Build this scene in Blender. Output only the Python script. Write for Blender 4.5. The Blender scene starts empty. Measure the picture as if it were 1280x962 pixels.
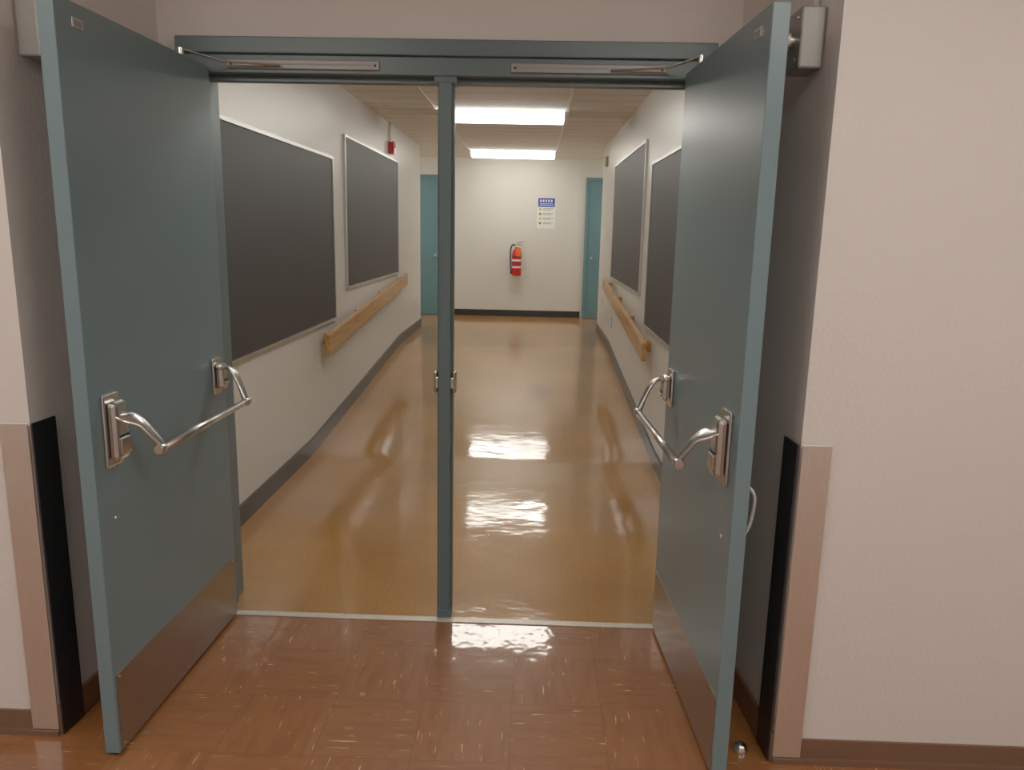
import bpy, bmesh, math
from mathutils import Vector, Matrix

# ------------------------------------------------------------------ helpers
scene = bpy.context.scene
col = scene.collection

def srgb(r, g, b):
    def f(c):
        c /= 255.0
        return c / 12.92 if c <= 0.04045 else ((c + 0.055) / 1.055) ** 2.4
    return (f(r), f(g), f(b), 1.0)

def new_mat(name):
    m = bpy.data.materials.new(name)
    m.use_nodes = True
    nt = m.node_tree
    return m, nt, nt.nodes['Principled BSDF']

def simple(name, color, rough=0.5, metal=0.0, var=0.06, scale=8.0, bump=0.0, bscale=60.0, bdist=0.002, coat=0.0, stretch=(1, 1, 1), spec=0.5):
    m, nt, b = new_mat(name)
    tc = nt.nodes.new('ShaderNodeTexCoord')
    mp = nt.nodes.new('ShaderNodeMapping')
    mp.inputs['Scale'].default_value = stretch
    nt.links.new(tc.outputs['Object'], mp.inputs['Vector'])
    n = nt.nodes.new('ShaderNodeTexNoise')
    n.inputs['Scale'].default_value = scale
    n.inputs['Detail'].default_value = 5
    nt.links.new(mp.outputs['Vector'], n.inputs['Vector'])
    mix = nt.nodes.new('ShaderNodeMix'); mix.data_type = 'RGBA'
    c = color
    mix.inputs[6].default_value = (c[0]*(1-var), c[1]*(1-var), c[2]*(1-var), 1)
    mix.inputs[7].default_value = (min(1, c[0]*(1+var)), min(1, c[1]*(1+var)), min(1, c[2]*(1+var)), 1)
    nt.links.new(n.outputs['Fac'], mix.inputs[0])
    nt.links.new(mix.outputs[2], b.inputs['Base Color'])
    b.inputs['Roughness'].default_value = rough
    b.inputs['Metallic'].default_value = metal
    b.inputs['Coat Weight'].default_value = coat
    b.inputs['Specular IOR Level'].default_value = spec
    if bump > 0:
        n2 = nt.nodes.new('ShaderNodeTexNoise')
        n2.inputs['Scale'].default_value = bscale
        n2.inputs['Detail'].default_value = 3
        nt.links.new(mp.outputs['Vector'], n2.inputs['Vector'])
        bp = nt.nodes.new('ShaderNodeBump')
        bp.inputs['Strength'].default_value = bump
        bp.inputs['Distance'].default_value = bdist
        nt.links.new(n2.outputs['Fac'], bp.inputs['Height'])
        nt.links.new(bp.outputs['Normal'], b.inputs['Normal'])
    return m

def emis(name, color, strength):
    m, nt, b = new_mat(name)
    b.inputs['Base Color'].default_value = (0.9, 0.9, 0.9, 1)
    b.inputs['Emission Color'].default_value = color
    b.inputs['Emission Strength'].default_value = strength
    return m

def finish(name, bm, mat, parent=None, smooth=False, bevel=0.0, loc=None):
    me = bpy.data.meshes.new(name)
    bmesh.ops.recalc_face_normals(bm, faces=bm.faces)
    bm.to_mesh(me); bm.free()
    ob = bpy.data.objects.new(name, me)
    col.objects.link(ob)
    mats = mat if isinstance(mat, (list, tuple)) else [mat]
    for mm in mats:
        me.materials.append(mm)
    if smooth:
        for p in me.polygons: p.use_smooth = True
    if bevel > 0:
        md = ob.modifiers.new('bevel', 'BEVEL')
        md.width = bevel; md.segments = 2; md.limit_method = 'ANGLE'
    if parent is not None:
        ob.parent = parent
    if loc is not None:
        ob.location = loc
    return ob

def bm_box(bm, lo, hi):
    vs = [bm.verts.new((x, y, z)) for x in (lo[0], hi[0]) for y in (lo[1], hi[1]) for z in (lo[2], hi[2])]
    fs = [(0,1,3,2),(4,6,7,5),(0,4,5,1),(2,3,7,6),(0,2,6,4),(1,5,7,3)]
    for f in fs:
        bm.faces.new([vs[i] for i in f])

def box(name, lo, hi, mat, parent=None, bevel=0.0):
    bm = bmesh.new()
    l = [min(a, b) for a, b in zip(lo, hi)]; h = [max(a, b) for a, b in zip(lo, hi)]
    bm_box(bm, l, h)
    return finish(name, bm, mat, parent, bevel=bevel)

def boxes(name, lst, mat, parent=None, bevel=0.0):
    bm = bmesh.new()
    for lo, hi in lst:
        l = [min(a, b) for a, b in zip(lo, hi)]; h = [max(a, b) for a, b in zip(lo, hi)]
        bm_box(bm, l, h)
    return finish(name, bm, mat, parent, bevel=bevel)

def prism(name, pts, z0, z1, mat, parent=None):
    bm = bmesh.new()
    lo = [bm.verts.new((p[0], p[1], z0)) for p in pts]
    hi = [bm.verts.new((p[0], p[1], z1)) for p in pts]
    bm.faces.new(lo); bm.faces.new(hi)
    n = len(pts)
    for i in range(n):
        bm.faces.new((lo[i], lo[(i+1) % n], hi[(i+1) % n], hi[i]))
    return finish(name, bm, mat, parent)

def catmull(pts, k=6):
    P = [Vector(p) for p in pts]
    P = [P[0]*2-P[1]] + P + [P[-1]*2-P[-2]]
    out = []
    for i in range(1, len(P)-2):
        for j in range(k):
            t = j/k
            a, b, c, d = P[i-1], P[i], P[i+1], P[i+2]
            out.append(0.5*((2*b)+(-a+c)*t+(2*a-5*b+4*c-d)*t*t+(-a+3*b-3*c+d)*t*t*t))
    out.append(P[-2])
    return out

def tube(name, pts, rad, mat, parent=None, seg=14, ref=Vector((0, 0, 1))):
    pts = [Vector(p) for p in pts]
    n = len(pts)
    bm = bmesh.new()
    rings = []
    for i, p in enumerate(pts):
        t = (pts[min(i+1, n-1)] - pts[max(i-1, 0)]).normalized()
        r = ref - t*ref.dot(t)
        if r.length < 1e-3:
            r = Vector((1, 0, 0)) - t*t.x
        r.normalize()
        s = t.cross(r)
        if isinstance(rad, (int, float)):
            ra = rb = rad
        else:
            q = i/(n-1)*(len(rad)-1); a = int(min(q, len(rad)-2)); f = q-a
            ra = rad[a][0]*(1-f)+rad[a+1][0]*f; rb = rad[a][1]*(1-f)+rad[a+1][1]*f
        rings.append([bm.verts.new(p + r*ra*math.cos(2*math.pi*k/seg) + s*rb*math.sin(2*math.pi*k/seg)) for k in range(seg)])
    for i in range(n-1):
        for k in range(seg):
            bm.faces.new((rings[i][k], rings[i][(k+1) % seg], rings[i+1][(k+1) % seg], rings[i+1][k]))
    bm.faces.new(rings[0]); bm.faces.new(rings[-1])
    return finish(name, bm, mat, parent, smooth=True)

def lathe(name, prof, mat, parent=None, axis='Z', seg=28, center=(0, 0, 0), smooth=True):
    bm = bmesh.new()
    rings = []
    c = Vector(center)
    for r, h in prof:
        ring = []
        for k in range(seg):
            a = 2*math.pi*k/seg
            if axis == 'Z': v = Vector((r*math.cos(a), r*math.sin(a), h))
            elif axis == 'X': v = Vector((h, r*math.cos(a), r*math.sin(a)))
            else: v = Vector((r*math.cos(a), h, r*math.sin(a)))
            ring.append(bm.verts.new(c+v))
        rings.append(ring)
    for i in range(len(rings)-1):
        for k in range(seg):
            bm.faces.new((rings[i][k], rings[i][(k+1) % seg], rings[i+1][(k+1) % seg], rings[i+1][k]))
    bm.faces.new(rings[0]); bm.faces.new(rings[-1])
    ob = finish(name, bm, mat, parent, smooth=smooth)
    if smooth:
        md = ob.modifiers.new('es', 'EDGE_SPLIT'); md.split_angle = math.radians(45)
    return ob

def empty(name, loc=(0, 0, 0), rz=0.0):
    e = bpy.data.objects.new(name, None)
    e.empty_display_size = 0.1
    e.location = loc
    e.rotation_euler = (0, 0, rz)
    col.objects.link(e)
    return e

# ------------------------------------------------------------------ materials
M_wall_near = simple('painted_plaster_near', srgb(217, 207, 200), 0.5, var=0.03, scale=1.5, bump=0.5, bscale=80, bdist=0.003)
M_wall_hall = simple('painted_plaster_hall', srgb(214, 211, 202), 0.36, var=0.03, scale=1.5, bump=0.6, bscale=60, bdist=0.004)
M_teal = simple('teal_paint', srgb(102, 124, 129), 0.32, var=0.06, scale=2.0, bump=0.3, bscale=150, bdist=0.001)
M_teal_frame = simple('teal_frame_paint', srgb(84, 102, 104), 0.35, var=0.06, scale=3.0, bump=0.25, bscale=80, bdist=0.001)
M_teal_far = simple('blue_door_paint', srgb(88, 126, 135), 0.4, var=0.04)
M_steel = simple('brushed_steel', (0.84, 0.80, 0.74, 1), 0.42, 1.0, var=0.10, scale=6, stretch=(40, 3, 3), bump=0.08, bscale=30)
M_kick = simple('kick_plate_steel', (0.40, 0.35, 0.30, 1), 0.34, 1.0, var=0.15, scale=5, stretch=(2, 2, 40), bump=0.08, bscale=30)
M_alu = simple('aluminium', (0.62, 0.61, 0.58, 1), 0.4, 1.0, var=0.05)
M_chrome = simple('satin_chrome', (0.62, 0.60, 0.57, 1), 0.26, 1.0, var=0.04)
M_black = simple('black_rubber_and_reflection', srgb(24, 24, 26), 0.45, var=0.15)  # also colours the painted dark reflection on the corner guards
M_base = simple('black_vinyl_base', srgb(32, 32, 34), 0.35, var=0.15)
M_brown = simple('brown_vinyl_base', srgb(112, 80, 60), 0.3, var=0.1)
M_board = simple('blackboard_slate', srgb(47, 45, 46), 0.55, var=0.06, scale=3, stretch=(1, 1, 0.6), bump=0.15, bscale=200, bdist=0.001)
M_red = simple('red_enamel', srgb(200, 28, 24), 0.25, var=0.05)
M_dred = simple('dark_red_plastic', srgb(165, 30, 30), 0.4, var=0.05)
M_white = simple('white_plastic', srgb(225, 222, 215), 0.4, var=0.02)
M_grey = simple('grey_metal_box', srgb(138, 134, 128), 0.4, 0.3, var=0.05)
M_cable = simple('grey_cable_jacket', srgb(190, 188, 184), 0.45)
M_blue = simple('poster_blue', srgb(30, 70, 165), 0.4, var=0.03)
M_paper = simple('poster_paper', srgb(232, 232, 226), 0.5, var=0.02)
M_beige = simple('beige_plastic', srgb(190, 160, 110), 0.5)
M_orange = simple('orange_tag', srgb(235, 100, 40), 0.5)
M_yellow = simple('poster_yellow', srgb(215, 170, 60), 0.5)
M_green = simple('poster_green', srgb(80, 140, 90), 0.5)
M_inkgrey = simple('poster_print', srgb(130, 130, 135), 0.5)
M_thresh = simple('threshold_metal', srgb(215, 205, 190), 0.35, 0.3, var=0.2, scale=30)
M_tube_hall = emis('fluorescent_lens_hall', (1.0, 0.97, 0.89, 1), 7.8)
M_tube_near = emis('fluorescent_lens_near', (1.0, 0.96, 0.90, 1), 7.0)

def wood():
    m, nt, b = new_mat('varnished_oak')
    tc = nt.nodes.new('ShaderNodeTexCoord'); mp = nt.nodes.new('ShaderNodeMapping')
    mp.inputs['Scale'].default_value = (30, 1.5, 30)
    nt.links.new(tc.outputs['Object'], mp.inputs['Vector'])
    n = nt.nodes.new('ShaderNodeTexNoise'); n.inputs['Scale'].default_value = 1.5; n.inputs['Detail'].default_value = 6
    nt.links.new(mp.outputs['Vector'], n.inputs['Vector'])
    r = nt.nodes.new('ShaderNodeValToRGB')
    r.color_ramp.elements[0].position = 0.3; r.color_ramp.elements[0].color = srgb(160, 110, 56)
    r.color_ramp.elements[1].position = 0.7; r.color_ramp.elements[1].color = srgb(204, 152, 84)
    nt.links.new(n.outputs['Fac'], r.inputs['Fac'])
    nt.links.new(r.outputs['Color'], b.inputs['Base Color'])
    b.inputs['Roughness'].default_value = 0.3
    return m
M_wood = wood()

def hall_floor_mat():
    m, nt, b = new_mat('waxed_tan_tile')
    L = nt.links.new
    tc = nt.nodes.new('ShaderNodeTexCoord')
    n1 = nt.nodes.new('ShaderNodeTexNoise'); n1.inputs['Scale'].default_value = 1.2; n1.inputs['Detail'].default_value = 6
    L(tc.outputs['Object'], n1.inputs['Vector'])
    r1 = nt.nodes.new('ShaderNodeValToRGB')
    r1.color_ramp.elements[0].position = 0.3; r1.color_ramp.elements[0].color = srgb(152, 104, 46)
    r1.color_ramp.elements[1].position = 0.75; r1.color_ramp.elements[1].color = srgb(184, 134, 68)
    L(n1.outputs['Fac'], r1.inputs['Fac'])
    n2 = nt.nodes.new('ShaderNodeTexNoise'); n2.inputs['Scale'].default_value = 90; n2.inputs['Detail'].default_value = 4
    L(tc.outputs['Object'], n2.inputs['Vector'])
    r2 = nt.nodes.new('ShaderNodeValToRGB')
    r2.color_ramp.elements[0].position = 0.35; r2.color_ramp.elements[0].color = (0.8, 0.78, 0.74, 1)
    r2.color_ramp.elements[1].position = 0.65; r2.color_ramp.elements[1].color = (1.1, 1.1, 1.08, 1)
    L(n2.outputs['Fac'], r2.inputs['Fac'])
    mul = nt.nodes.new('ShaderNodeMix'); mul.data_type = 'RGBA'; mul.blend_type = 'MULTIPLY'; mul.inputs[0].default_value = 1
    L(r1.outputs['Color'], mul.inputs[6]); L(r2.outputs['Color'], mul.inputs[7])
    br = nt.nodes.new('ShaderNodeTexBrick'); br.offset = 0; br.inputs['Scale'].default_value = 1
    br.inputs['Brick Width'].default_value = 0.305; br.inputs['Row Height'].default_value = 0.305
    br.inputs['Mortar Size'].default_value = 0.0014; br.inputs['Mortar Smooth'].default_value = 0.3
    br.inputs['Color1'].default_value = (1, 1, 1, 1); br.inputs['Color2'].default_value = (0.95, 0.94, 0.93, 1)
    br.inputs['Mortar'].default_value = (0.76, 0.73, 0.68, 1)
    L(tc.outputs['Object'], br.inputs['Vector'])
    mul2 = nt.nodes.new('ShaderNodeMix'); mul2.data_type = 'RGBA'; mul2.blend_type = 'MULTIPLY'; mul2.inputs[0].default_value = 1
    L(mul.outputs[2], mul2.inputs[6]); L(br.outputs['Color'], mul2.inputs[7])
    L(mul2.outputs[2], b.inputs['Base Color'])
    b.inputs['Roughness'].default_value = 0.35
    b.inputs['Specular IOR Level'].default_value = 0.3
    b.inputs['Coat Weight'].default_value = 0.9
    b.inputs['Coat Tint'].default_value = (1.0, 0.93, 0.80, 1)
    n4 = nt.nodes.new('ShaderNodeTexNoise'); n4.inputs['Scale'].default_value = 2.2; n4.inputs['Detail'].default_value = 5
    L(tc.outputs['Object'], n4.inputs['Vector'])
    mr = nt.nodes.new('ShaderNodeMapRange'); mr.inputs[1].default_value = 0.35; mr.inputs[2].default_value = 0.7
    mr.inputs[3].default_value = 0.045; mr.inputs[4].default_value = 0.14
    L(n4.outputs['Fac'], mr.inputs[0]); L(mr.outputs[0], b.inputs['Coat Roughness'])
    mp3 = nt.nodes.new('ShaderNodeMapping'); mp3.inputs['Scale'].default_value = (1.0, 1.4, 1)
    L(tc.outputs['Object'], mp3.inputs['Vector'])
    n3 = nt.nodes.new('ShaderNodeTexNoise'); n3.inputs['Scale'].default_value = 3.5; n3.inputs['Detail'].default_value = 3.2
    L(mp3.outputs['Vector'], n3.inputs['Vector'])
    bp = nt.nodes.new('ShaderNodeBump'); bp.inputs['Strength'].default_value = 0.5; bp.inputs['Distance'].default_value = 0.006
    L(n3.outputs['Fac'], bp.inputs['Height'])
    L(bp.outputs['Normal'], b.inputs['Normal']); L(bp.outputs['Normal'], b.inputs['Coat Normal'])
    return m
M_hfloor = hall_floor_mat()

def near_floor_mat():
    m, nt, b = new_mat('streaked_terracotta_vinyl_tile')
    L = nt.links.new
    tc = nt.nodes.new('ShaderNodeTexCoord')
    T = 0.305
    def streak(scale, lo, hi, loc):
        mp = nt.nodes.new('ShaderNodeMapping'); mp.inputs['Scale'].default_value = scale; mp.inputs['Location'].default_value = loc
        L(tc.outputs['Object'], mp.inputs['Vector'])
        n = nt.nodes.new('ShaderNodeTexNoise'); n.inputs['Scale'].default_value = 1; n.inputs['Detail'].default_value = 2; n.inputs['Distortion'].default_value = 0.3
        L(mp.outputs['Vector'], n.inputs['Vector'])
        r = nt.nodes.new('ShaderNodeMapRange'); r.inputs[1].default_value = lo; r.inputs[2].default_value = hi
        L(n.outputs['Fac'], r.inputs[0])
        return r.outputs[0]
    mpc = nt.nodes.new('ShaderNodeMapping'); mpc.inputs['Location'].default_value = (0, 0, 0.05)
    L(tc.outputs['Object'], mpc.inputs['Vector'])
    ch = nt.nodes.new('ShaderNodeTexChecker'); ch.inputs['Scale'].default_value = 1/T
    L(mpc.outputs['Vector'], ch.inputs['Vector'])
    def mixf(a, c):
        mx = nt.nodes.new('ShaderNodeMix'); mx.data_type = 'FLOAT'
        L(ch.outputs['Fac'], mx.inputs[0]); L(a, mx.inputs[2]); L(c, mx.inputs[3])
        return mx.outputs[0]
    light = mixf(streak((11, 120, 1), 0.675, 0.73, (0, 0, 0)), streak((120, 11, 1), 0.675, 0.73, (3, 5, 0)))
    dark = mixf(streak((5, 30, 1), 0.45, 0.8, (7, 1, 0)), streak((30, 5, 1), 0.45, 0.8, (9, 2, 0)))
    br = nt.nodes.new('ShaderNodeTexBrick'); br.offset = 0; br.inputs['Scale'].default_value = 1
    br.inputs['Brick Width'].default_value = T; br.inputs['Row Height'].default_value = T
    br.inputs['Mortar Size'].default_value = 0.001
    br.inputs['Color1'].default_value = srgb(146, 90, 48); br.inputs['Color2'].default_value = srgb(139, 84, 44)
    br.inputs['Mortar'].default_value = srgb(100, 60, 34)
    L(tc.outputs['Object'], br.inputs['Vector'])
    m1 = nt.nodes.new('ShaderNodeMix'); m1.data_type = 'RGBA'
    L(dark, m1.inputs[0]); L(br.outputs['Color'], m1.inputs[6]); m1.inputs[7].default_value = srgb(124, 72, 38)
    m2 = nt.nodes.new('ShaderNodeMix'); m2.data_type = 'RGBA'
    L(light, m2.inputs[0]); L(m1.outputs[2], m2.inputs[6]); m2.inputs[7].default_value = srgb(216, 174, 126)
    L(m2.outputs[2], b.inputs['Base Color'])
    b.inputs['Roughness'].default_value = 0.35
    b.inputs['Specular IOR Level'].default_value = 0.35
    b.inputs['Coat Weight'].default_value = 0.9
    b.inputs['Coat Roughness'].default_value = 0.05
    n3 = nt.nodes.new('ShaderNodeTexNoise'); n3.inputs['Scale'].default_value = 5; n3.inputs['Detail'].default_value = 3
    L(tc.outputs['Object'], n3.inputs['Vector'])
    bp = nt.nodes.new('ShaderNodeBump'); bp.inputs['Strength'].default_value = 0.45; bp.inputs['Distance'].default_value = 0.006
    L(n3.outputs['Fac'], bp.inputs['Height'])
    L(bp.outputs['Normal'], b.inputs['Normal']); L(bp.outputs['Normal'], b.inputs['Coat Normal'])
    return m
M_nfloor = near_floor_mat()

def ceil_mat():
    m, nt, b = new_mat('acoustic_ceiling_tile')
    L = nt.links.new
    tc = nt.nodes.new('ShaderNodeTexCoord')
    mp = nt.nodes.new('ShaderNodeMapping'); mp.inputs['Location'].default_value = (0.61, 0.1, 0)
    L(tc.outputs['Object'], mp.inputs['Vector'])
    br = nt.nodes.new('ShaderNodeTexBrick'); br.offset = 0; br.inputs['Scale'].default_value = 1
    br.inputs['Brick Width'].default_value = 1.22; br.inputs['Row Height'].default_value = 0.305
    br.inputs['Mortar Size'].default_value = 0.007; br.inputs['Mortar Smooth'].default_value = 0.0
    br.inputs['Color1'].default_value = (0.92, 0.90, 0.85, 1); br.inputs['Color2'].default_value = (0.88, 0.86, 0.81, 1)
    br.inputs['Mortar'].default_value = srgb(176, 170, 158)
    L(mp.outputs['Vector'], br.inputs['Vector'])
    n = nt.nodes.new('ShaderNodeTexNoise'); n.inputs['Scale'].default_value = 120
    L(tc.outputs['Object'], n.inputs['Vector'])
    bp = nt.nodes.new('ShaderNodeBump'); bp.inputs['Strength'].default_value = 0.3; bp.inputs['Distance'].default_value = 0.003
    L(n.outputs['Fac'], bp.inputs['Height']); L(bp.outputs['Normal'], b.inputs['Normal'])
    L(br.outputs['Color'], b.inputs['Base Color'])
    b.inputs['Roughness'].default_value = 0.8
    return m
M_ceil = ceil_mat()

# ------------------------------------------------------------------ dims
CZ = 2.69
HW = 1.22
YE = 7.6
YF = 9.2
RISE = 0.275
R0, R1 = 2.2, 6.0
YT = -0.045
def fz(y):
    t = (y-R0)/(R1-R0)
    t = max(0, min(1, t))
    e = 0.04
    if t <= 0: return 0.0
    if t >= 1: return RISE
    if t < e: s = t*t/(2*e)
    elif t > 1-e: s = (1-e) - (1-t)**2/(2*e)
    else: s = t - e/2
    return RISE * s/(1-e)

# ------------------------------------------------------------------ room shell
box('floor', (-5, -4, -0.05), (5, YT, 0), M_nfloor)

bm = bmesh.new()
ys = [YT]
y = 0.3
while y < R0-0.15: ys.append(y); y += 0.4
y = R0-0.05
while y < R1+0.1: ys.append(y); y += 0.05
ys += [7.0, YE]
prev = None
for yy in ys:
    a = bm.verts.new((-HW, yy, fz(yy))); c = bm.verts.new((HW, yy, fz(yy)))
    if prev: bm.faces.new((prev[0], prev[1], c, a))
    prev = (a, c)
v = [bm.verts.new(p) for p in ((-4, YE, RISE), (-HW, YE, RISE), (HW, YE, RISE), (4, YE, RISE), (4, YF, RISE), (-4, YF, RISE))]
bm.faces.new(v)
finish('floor_hallway', bm, M_hfloor, smooth=True)

box('ceiling', (-5, -4, CZ), (5, 0.0, CZ+0.06), M_ceil)
box('ceiling_hallway', (-4, 0.15, CZ), (4, YF, CZ+0.06), M_ceil)
for s in (-1, 1):
    box('trim_2' if s < 0 else 'trim_3', (s*0.61-0.012, 0.15, CZ-0.006), (s*0.61+0.012, YF, CZ), M_white)

boxes('wall_entry', [((-1.35, 0, 2.24), (1.35, 0.15, CZ+0.06)),
                     ((-1.35, 0, 0), (-0.96, 0.15, 2.24)),
                     ((0.96, 0, 0), (1.35, 0.15, 2.24))], M_wall_near)
prism('wall_alcove_left', [(-1.07, 0), (-1.125, -0.85), (-5, -0.85), (-5, 0)], 0, CZ, M_wall_near)
prism('wall_alcove_right', [(1.07, 0), (1.12, -0.85), (5, -0.85), (5, 0)], 0, CZ, M_wall_near)
box('wall_back', (-5, -4.15, 0), (5, -4, CZ), M_wall_near)
box('wall_corridor_left', (-5.15, -4, 0), (-5, -0.85, CZ), M_wall_near)
box('wall_corridor_right', (5, -4, 0), (5.15, -0.85, CZ), M_wall_near)
box('wall_hallway_left', (-4, 0.15, -0.05), (-HW, YE, CZ), M_wall_hall)
box('wall_hallway_right', (HW, 0.15, -0.05), (4, YE, CZ), M_wall_hall)
box('wall_far', (-4, YF, 0), (4, YF+0.15, CZ), M_wall_hall)
box('wall_far_left', (-4.15, YE, 0), (-4, YF, CZ), M_wall_hall)
box('wall_far_right', (4, YE, 0), (4.15, YF, CZ), M_wall_hall)

def base_strip(name, x_in, x_out, mat, h=0.115):
    bm = bmesh.new()
    prev = None
    yy = [0.15] + [q for q in ys if q > 0.16]
    for q in yy:
        z = fz(q)
        r = [bm.verts.new((x_out, q, z)), bm.verts.new((x_in, q, z)), bm.verts.new((x_in, q, z+h-0.008)), bm.verts.new((x_in+(x_out-x_in)*0.6, q, z+h)), bm.verts.new((x_out, q, z+h))]
        if prev:
            for k in range(5):
                bm.faces.new((prev[k], prev[(k+1) % 5], r[(k+1) % 5], r[k]))
        else:
            bm.faces.new(r)
        prev = r
    bm.faces.new(prev)
    finish(name, bm, mat)
base_strip('baseboard_hallway_left', -HW+0.012, -HW, M_base)
base_strip('baseboard_hallway_right', HW-0.012, HW, M_base)
box('baseboard_far', (-1.07, YF-0.012, RISE), (1.07, YF, RISE+0.1), M_base)
boxes('baseboard_cross_corridor', [((-4, YE, RISE), (-HW, YE+0.01, RISE+0.1)), ((HW, YE, RISE), (4, YE+0.01, RISE+0.1))], M_base)

for s, nm, cx in ((-1, 'left', 1.125), (1, 'right', 1.12)):
    boxes('baseboard_corridor_'+nm, [((s*cx, -0.858, 0), (s*5, -0.85, 0.08)), ((s*cx, -0.870, 0), (s*5, -0.858, 0.018))], M_brown)
    prism('baseboard_alcove_'+nm, [(s*1.07, 0), (s*cx, -0.858), (s*(cx-0.012), -0.858), (s*1.058, 0)], 0, 0.10, M_brown)
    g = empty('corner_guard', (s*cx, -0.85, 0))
    bm = bmesh.new(); bm_box(bm, (min(0, s*0.085), -0.013, 0.02), (max(0, s*0.085), -0.009, 1.02))
    finish('steel_face', bm, M_steel, g, bevel=0.0015)
    th = math.atan2(cx-1.07, 0.85)
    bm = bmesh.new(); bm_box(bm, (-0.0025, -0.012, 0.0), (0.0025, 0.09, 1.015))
    o = finish('side_dark_reflection', bm, M_black, g)  # steel side's dark reflection, put in as flat black colour
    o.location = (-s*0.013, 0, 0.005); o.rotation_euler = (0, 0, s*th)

# ------------------------------------------------------------------ threshold
t = empty('trim_1', (0, YT, 0))
box('threshold_plate', (-0.985, -0.018, 0.0), (0.985, 0.018, 0.005), M_thresh, t, bevel=0.002)

# ------------------------------------------------------------------ door frame with mullion
f = empty('door_frame', (0, 0, 0))
OW = 0.917
box('head_upper', (-0.985, -0.055, 2.215), (0.98, -0.0, 2.272), M_teal_frame, f, bevel=0.004)
box('head_lower', (-0.96, -0.035, 2.15), (0.96, 0.16, 2.2149), M_teal_frame, f, bevel=0.003)
box('head_stop', (-OW, 0.02, 2.13), (OW, 0.06, 2.1499), M_teal_frame, f, bevel=0.002)
for s, nm in ((-1, 'a'), (1, 'b')):
    box('jamb_'+nm, (s*OW, -0.035, 0), (s*0.975, 0.16, 2.1499), M_teal_frame, f, bevel=0.003)
    box('jamb_stop_'+nm, (s*(OW-0.016), 0.02, 0), (s*(OW-0.0001), 0.06, 2.13), M_teal_frame, f, bevel=0.002)
box('mullion_post', (-0.024, -0.03, 0.02), (0.024, 0.05, 2.135), M_teal_frame, f, bevel=0.003)
box('mullion_edge', (-0.031, 0.0, 0.02), (0.031, 0.04, 2.135), M_teal_frame, f, bevel=0.002)
box('mullion_top_bracket', (-0.042, -0.032, 2.127), (0.042, 0.055, 2.1499), M_teal_frame, f, bevel=0.003)
box('mullion_foot', (-0.028, -0.034, 0.0), (0.028, 0.055, 0.04), M_teal_frame, f, bevel=0.003)
for s in (-1, 1):
    box('strike_keeper', (s*0.031, -0.022, 0.965), (s*0.044, 0.02, 1.05), M_kick, f, bevel=0.004)
    box('strike_lip', (s*0.0245, -0.034, 0.985), (s*0.036, -0.022, 1.03), M_chrome, f, bevel=0.003)

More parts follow.
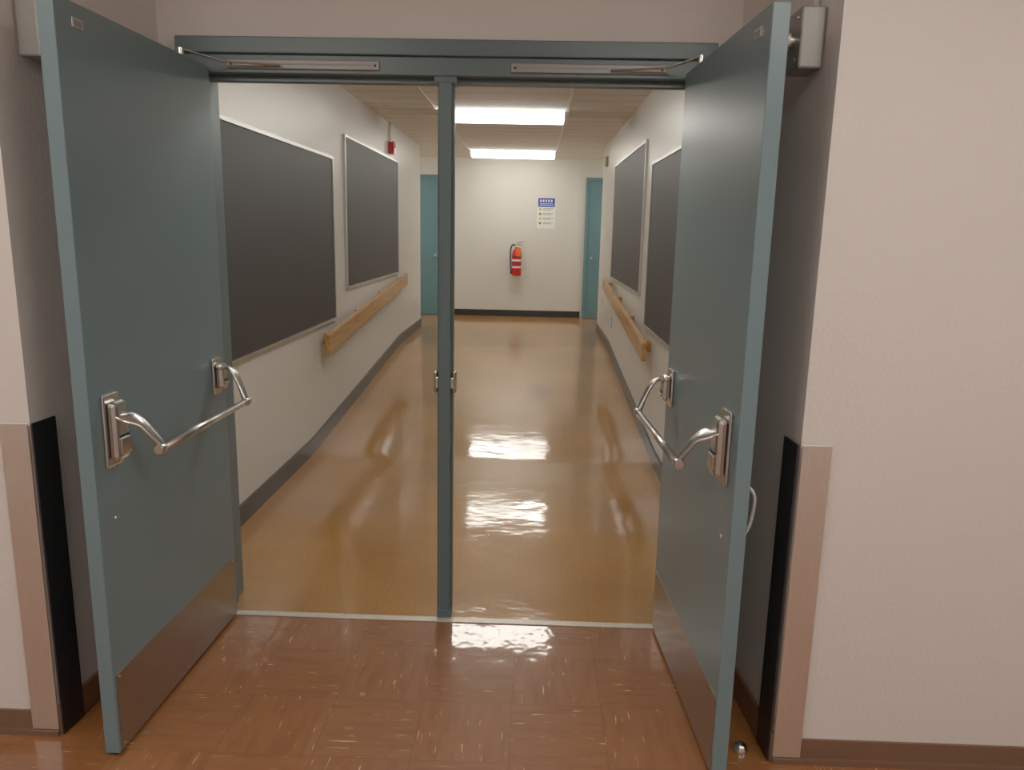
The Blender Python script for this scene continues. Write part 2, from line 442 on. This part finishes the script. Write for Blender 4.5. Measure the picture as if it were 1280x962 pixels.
# ------------------------------------------------------------------ doors
def door(s, name, hx, hy, ang):
    g = empty(name, (hx, hy, 0), ang)
    W = 0.895
    H = 2.165
    box('panel', (-s*0.045, -W, 0.012), (0, 0, H), M_teal, g, bevel=0.0025)
    box('kick_plate', (0, -W+0.012, 0.018), (s*0.0018, -0.012, 0.265), M_kick, g)
    for zz in (0.03, 0.255):
        for yy in (-W+0.03, -W/2, -0.03):
            lathe('kick_screw', [(0.004, 0.0018*s), (0.003, 0.003*s)], M_chrome, g, 'X', 8, (0, yy, zz))
    box('label_plate', (0, -W+0.07, 2.10), (s*0.003, -W+0.12, 2.125), M_chrome, g, bevel=0.001)
    boxes('label_slot', [((s*0.003, -W+0.078, 2.105), (s*0.0036, -W+0.112, 2.12))], M_inkgrey, g)
    yn, yf_ = -0.80, -0.085
    def mount(y0, w, z0, z1, pre):
        box(pre+'_plate', (0, y0-w/2, z0), (s*0.010, y0+w/2, z1), M_chrome, g, bevel=0.008)
        box(pre+'_body', (s*0.010, y0-w/2+0.008, z0+0.02), (s*0.040, y0+w/2-0.008, z1-0.02), M_chrome, g, bevel=0.014)
        box(pre+'_cap', (s*0.040, y0-w/2+0.018, z0+0.04), (s*0.046, y0+w/2-0.018, (z0+z1)/2-0.02), M_chrome, g, bevel=0.003)
        box(pre+'_slot', (s*0.0401, y0-w/2+0.02, (z0+z1)/2-0.018), (s*0.042, y0+w/2-0.02, (z0+z1)/2-0.010), M_black, g)
    mount(yn, 0.085, 0.90, 1.115, 'lock_mount')
    mount(yf_, 0.07, 0.965, 1.105, 'pivot_mount')
    zb = 0.945
    for y0, y1, zt, pre in ((yn, yn+0.04, 1.045, 'lock_arm'), (yf_, yf_-0.03, 1.065, 'pivot_arm')):
        p = catmull([(s*0.02, y0, zt+0.005), (s*0.052, y0, zt+0.002), (s*0.080, y0+(y1-y0)*0.4, zt-0.015), (s*0.104, y0+(y1-y0)*0.7, (zt+zb)/2), (s*0.122, y1, zb+0.016), (s*0.130, y1, zb-0.008)], 6)
        tube(pre, p, [(0.010, 0.032), (0.009, 0.030), (0.009, 0.025), (0.009, 0.020), (0.011, 0.016), (0.010, 0.013)], M_chrome, g, 16, ref=Vector((s, 0, 0.6)))
    tube('cross_bar', [(s*0.128, yn+0.02, zb), (s*0.128, yf_-0.02, zb)], 0.0125, M_chrome, g, 18)
    for yy in (yn+0.035, yf_-0.03):
        lathe('bar_end', [(0.0135, -0.016), (0.0155, -0.014), (0.0155, 0.014), (0.0135, 0.016)], M_chrome, g, 'Y', 18, (s*0.128, yy, zb))
    lathe('through_bolt', [(0.008, 0), (0.007, s*0.004)], M_chrome, g, 'X', 12, (0, yn-0.01, 0.74))
    for zz in (0.25, 1.1, 1.9):
        lathe('hinge_knuckle', [(0.007, -0.055), (0.007, 0.055)], M_teal_frame, g, 'Z', 12, (-s*0.050, 0.006, zz))
    if s > 0:
        tube('pull_handle', catmull([(-s*0.045, -0.80, 0.79), (-s*0.07, -0.80, 0.80), (-s*0.078, -0.80, 0.835), (-s*0.07, -0.80, 0.87), (-s*0.045, -0.80, 0.88)], 5), 0.007, M_white, g, 10, ref=Vector((0, 1, 0)))
    else:
        tube('magnet_cable', catmull([(0.045, -0.80, 0.885), (0.07, -0.80, 0.888), (0.09, -0.80, 0.865), (0.096, -0.79, 0.82), (0.09, -0.78, 0.76), (0.07, -0.77, 0.71), (0.055, -0.76, 0.685), (0.045, -0.75, 0.68)], 6), 0.0055, M_cable, g, 10, ref=Vector((0, 1, 0)))
        box('cable_clip', (0.045, -0.83, 0.87), (0.065, -0.77, 0.90), M_beige, g, bevel=0.003)
    lathe('holder_armature', [(0.03, -s*0.045), (0.032, -s*0.052), (0.032, -s*0.062), (0.026, -s*0.066)], M_chrome, g, 'X', 24, (0, -0.66, 2.12))
    return g
door(1, 'door_1', -0.862, -0.058, math.radians(-1.3))
door(-1, 'door_2', 0.868, -0.058, math.radians(2.8))

for s in (-1, 1):
    g = empty('door_closer', (0, 0, 0))
    box('track', (s*0.24, -0.047, 2.163), (s*0.80, -0.035, 2.196), M_grey, g, bevel=0.003)
    box('slot', (s*0.27, -0.0475, 2.178), (s*0.77, -0.047, 2.182), M_inkgrey, g)
    for xx in (0.255, 0.785):
        lathe('screw', [(0.005, -0.0475), (0.004, -0.051)], M_black, g, 'Y', 10, (s*xx, 0, 2.179))
    tube('arm', [(s*0.60, -0.056, 2.172), (s*0.80, -0.09, 2.178), (s*0.885, -0.22, 2.188)], [(0.003, 0.011)]*3, M_chrome, g, 10)
    lathe('pivot', [(0.012, 2.166), (0.012, 2.192)], M_chrome, g, 'Z', 14, (s*0.888, -0.225, 0))

for s in (-1, 1):
    g = empty('magnetic_door_holder', (s*1.109, -0.70, 2.13))
    box('housing', (0, -0.06, -0.08), (-s*0.065, 0.06, 0.08), M_grey, g, bevel=0.006)
    lathe('magnet_neck', [(0.022, -s*0.065), (0.022, -s*0.078), (0.038, -s*0.082), (0.040, -s*0.098), (0.034, -s*0.102)], M_chrome, g, 'X', 24, (0, 0.0, 0.0))
    for zz in (-0.055, 0.055):
        lathe('screw', [(0.006, -s*0.065), (0.004, -s*0.068)], M_chrome, g, 'X', 10, (0, -0.03, zz))
    tube('conduit', [(-s*0.012, 0.0, 0.08), (-s*0.012, 0.0, 0.555)], 0.009, M_wall_near, g, 10)

lathe('door_stop', [(0.024, 0), (0.024, 0.008), (0.019, 0.020), (0.010, 0.027), (0.001, 0.028)], M_chrome, None, 'Z', 20, (1.035, -0.81, 0.0))

# ------------------------------------------------------------------ blackboards
def blackboard(s, y0, y1, z0, z1):
    g = empty('blackboard', (s*HW, (y0+y1)/2, (z0+z1)/2))
    w = (y1-y0)/2; h = (z1-z0)/2; fr = 0.020
    box('surface', (0, -w+fr*0.5, -h+fr*0.5), (-s*0.012, w-fr*0.5, h-fr*0.5), M_board, g)
    boxes('frame', [((0, -w, -h), (-s*0.020, w, -h+fr)), ((0, -w, h-fr), (-s*0.020, w, h)),
                    ((0, -w, -h+fr), (-s*0.020, -w+fr, h-fr)), ((0, w-fr, -h+fr), (-s*0.020, w, h-fr))], M_alu, g)
for s in (-1, 1):
    blackboard(s, 0.56, 3.0, 0.89, 2.125)
    blackboard(s, 3.38, 5.82, 1.10, 2.335)

def rail(s):
    g = empty('handrail', (s*HW, 0, 0))
    bm = bmesh.new()
    ya, yb = 2.5, 5.98
    za, zb = 0.835, 1.10
    h = 0.135
    x0, x1 = -s*0.055, -s*0.092
    P = []
    for x in (x0, x1):
        P.append([bm.verts.new((x, ya, za-h)), bm.verts.new((x, yb, zb-h)), bm.verts.new((x, yb, zb)), bm.verts.new((x, ya, za))])
    bm.faces.new(P[0]); bm.faces.new(P[1])
    for k in range(4):
        bm.faces.new((P[0][k], P[0][(k+1) % 4], P[1][(k+1) % 4], P[1][k]))
    finish('rail_board', bm, M_wood, g, bevel=0.006)
    for k in range(4):
        q = 0.06+k*0.293
        yy = ya+(yb-ya)*q; zz = za+(zb-za)*q-h/2
        box('spacer_block', (0, yy-0.04, zz-0.04), (x0, yy+0.04, zz+0.04), M_wood, g, bevel=0.004)
rail(-1); rail(1)

# ------------------------------------------------------------------ fire alarm
g = empty('fire_alarm', (-HW, 5.37, 2.43))
box('back_box', (0, -0.05, -0.06), (0.045, 0.05, 0.06), M_dred, g, bevel=0.006)
box('horn_face', (0.045, -0.055, -0.065), (0.062, 0.055, 0.065), M_red, g, bevel=0.006)
box('strobe', (0.062, -0.02, 0.0), (0.08, 0.02, 0.045), M_white, g, bevel=0.004)
boxes('grille', [((0.062, -0.035, -0.05+i*0.012), (0.065, 0.035, -0.044+i*0.012)) for i in range(4)], M_dred, g)
tube('conduit', [(0.014, 0, 0.06), (0.014, 0, CZ-2.43)], 0.010, M_wall_hall, g, 10)

g = empty('wall_sensor', (HW, 6.95, 2.47))
box('cover', (0, -0.04, -0.06), (-0.035, 0.04, 0.06), M_beige, g, bevel=0.006)
box('lens', (-0.035, -0.02, -0.02), (-0.042, 0.02, 0.02), M_white, g, bevel=0.003)

for yy, zz in ((5.6, 0.62), (6.9, 0.72)):
    g = empty('wall_outlet', (HW, yy, zz))
    box('plate', (0, -0.036, -0.058), (-0.006, 0.036, 0.058), M_chrome, g, bevel=0.002)
    boxes('sockets', [((-0.006, -0.016, -0.036), (-0.009, 0.016, -0.008)), ((-0.006, -0.016, 0.008), (-0.009, 0.016, 0.036))], M_white, g)

# ------------------------------------------------------------------ far wall doors
def far_door(s, name):
    g = empty(name, (s*1.10, YF, RISE))
    W = 0.92; H = 2.10
    box('panel', (s*0.045, -0.03, 0.01), (s*(0.045+W), 0, H), M_teal_far, g, bevel=0.002)
    boxes('casing', [((0, -0.045, 0), (s*0.045, 0, H)), ((s*(0.045+W), -0.045, 0), (s*(0.09+W), 0, H)), ((0, -0.045, H), (s*(0.09+W), 0, H+0.05))], M_teal_far, g, bevel=0.002)
    lathe('knob', [(0.03, -0.03), (0.03, -0.036), (0.011, -0.038), (0.011, -0.06), (0.026, -0.07), (0.028, -0.085), (0.018, -0.098), (0.001, -0.10)], M_chrome, g, 'Y', 20, (s*0.12, 0, 0.93))
far_door(-1, 'door_3'); far_door(1, 'door_4')

# ------------------------------------------------------------------ poster
g = empty('wall_poster', (0.50, YF, 1.885))
box('sheet', (-0.14, -0.004, -0.235), (0.14, 0, 0.235), M_paper, g)
box('header_band', (-0.13, -0.006, 0.09), (0.13, -0.004, 0.225), M_blue, g)
boxes('header_lettering', [((-0.10+i*0.042, -0.007, 0.165), (-0.078+i*0.042, -0.006, 0.20)) for i in range(5)] + [((-0.11, -0.007, 0.115), (0.11, -0.006, 0.122)), ((-0.10, -0.007, 0.135), (0.10, -0.006, 0.142))], M_paper, g)
for i, mm in enumerate((M_yellow, M_green, M_yellow, M_green)):
    zz = 0.055-i*0.07
    lathe('bullet', [(0.02, -0.004), (0.019, -0.006)], mm, g, 'Y', 16, (-0.095, 0, zz))
    boxes('text_lines', [((-0.055, -0.005, zz+0.006), (0.11, -0.004, zz+0.014)), ((-0.055, -0.005, zz-0.014), (0.07, -0.004, zz-0.006))], M_inkgrey, g)

# ------------------------------------------------------------------ extinguisher
g = empty('fire_extinguisher', (0.06, YF-0.10, 0.92))
lathe('cylinder', [(0.055, 0), (0.068, 0.006), (0.072, 0.02), (0.072, 0.33), (0.068, 0.37), (0.052, 0.40), (0.028, 0.42), (0.022, 0.44)], M_red, g, 'Z', 32)
lathe('label', [(0.0728, 0.12), (0.0728, 0.25)], M_paper, g, 'Z', 32)
lathe('label_band', [(0.0734, 0.15), (0.0734, 0.225)], M_dred, g, 'Z', 32)
lathe('valve', [(0.024, 0.44), (0.024, 0.47), (0.016, 0.475), (0.016, 0.495)], M_alu, g, 'Z', 20)
lathe('gauge', [(0.018, -0.022), (0.018, -0.034)], M_white, g, 'Y', 18, (0, 0, 0.455))
tube('lower_handle', [(0.0, 0, 0.48), (0.045, 0, 0.478), (0.10, 0, 0.462)], [(0.004, 0.012)]*3, M_black, g, 10)
tube('squeeze_lever', [(-0.01, 0, 0.495), (0.04, 0, 0.515), (0.105, 0, 0.518)], [(0.004, 0.012)]*3, M_black, g, 10)
tube('hose', catmull([(-0.018, 0, 0.46), (-0.06, -0.005, 0.475), (-0.092, -0.01, 0.42), (-0.098, -0.012, 0.3), (-0.092, -0.015, 0.15), (-0.085, -0.015, 0.09)], 6), 0.011, M_black, g, 12)
tube('nozzle', [(-0.085, -0.015, 0.09), (-0.082, -0.015, 0.03)], [(0.012, 0.012), (0.017, 0.017)], M_black, g, 12)
box('inspection_tag', (-0.01, -0.082, 0.30), (0.06, -0.080, 0.43), M_orange, g)
boxes('wall_bracket', [((-0.03, 0.074, 0.1), (0.03, 0.10, 0.45))], M_steel, g)
lathe('strap', [(0.0735, 0.285), (0.0735, 0.30)], M_black, g, 'Z', 32)

# ------------------------------------------------------------------ ceiling lights (wraparound lens fixtures)
def fixture(x, y, wx, wy, mat):
    g = empty('ceiling_light', (x, y, CZ))
    a, b_ = wx/2, wy/2
    bm = bmesh.new()
    prof = [(-b_, -0.007), (-b_, -0.050), (-b_+0.03, -0.075), (b_-0.03, -0.075), (b_, -0.050), (b_, -0.007)]
    L0 = [bm.verts.new((-a+0.01, p[0], p[1]-0.001)) for p in prof]
    L1 = [bm.verts.new((a-0.01, p[0], p[1]-0.001)) for p in prof]
    bm.faces.new(L0); bm.faces.new(L1)
    for k in range(6):
        bm.faces.new((L0[k], L0[(k+1) % 6], L1[(k+1) % 6], L1[k]))
    finish('lens', bm, mat, g)
    for sx in (-1, 1):
        box('end_cap', (sx*(a-0.01), -b_-0.003, -0.08), (sx*a, b_+0.003, 0), M_white, g, bevel=0.003)
for yy in (1.1, 4.62, 8.25):
    fixture(0, yy, 1.18, 0.36, M_tube_hall)
for xx in (-2.6, 2.6):
    fixture(xx, 8.4, 1.18, 0.36, M_tube_hall)  # unseen side fixtures, added to brighten the cross corridor
for xx in (-3.4, -1.15, 1.15, 3.4):
    fixture(xx, -2.5, 1.18, 0.50, M_tube_near)

# ------------------------------------------------------------------ world
w = bpy.data.worlds.new('World'); scene.world = w
w.use_nodes = True
bg = w.node_tree.nodes['Background']
bg.inputs[0].default_value = (1, 0.95, 0.9, 1); bg.inputs[1].default_value = 0.1

# ------------------------------------------------------------------ camera
yaw, pit, rol = math.radians(1.5), math.radians(11.3), math.radians(1.2)
F = Vector((-math.sin(yaw)*math.cos(pit), math.cos(yaw)*math.cos(pit), -math.sin(pit)))
R = Vector((math.cos(yaw), math.sin(yaw), 0))
U = R.cross(F)
Rr = R*math.cos(rol) + U*math.sin(rol)
Uu = -R*math.sin(rol) + U*math.cos(rol)
cam = bpy.data.cameras.new('camera')
co = bpy.data.objects.new('camera', cam); col.objects.link(co)
m = Matrix(((Rr.x, Uu.x, -F.x, 0.345), (Rr.y, Uu.y, -F.y, -3.0), (Rr.z, Uu.z, -F.z, 1.6), (0, 0, 0, 1)))
co.matrix_world = m
cam.sensor_width = 36; cam.lens = 36*962/1280
cam.clip_start = 0.02
scene.camera = co
scene.view_settings.view_transform = 'Standard'
scene.view_settings.look = 'None'
scene.view_settings.exposure = 0.38
scene.view_settings.gamma = 1.25
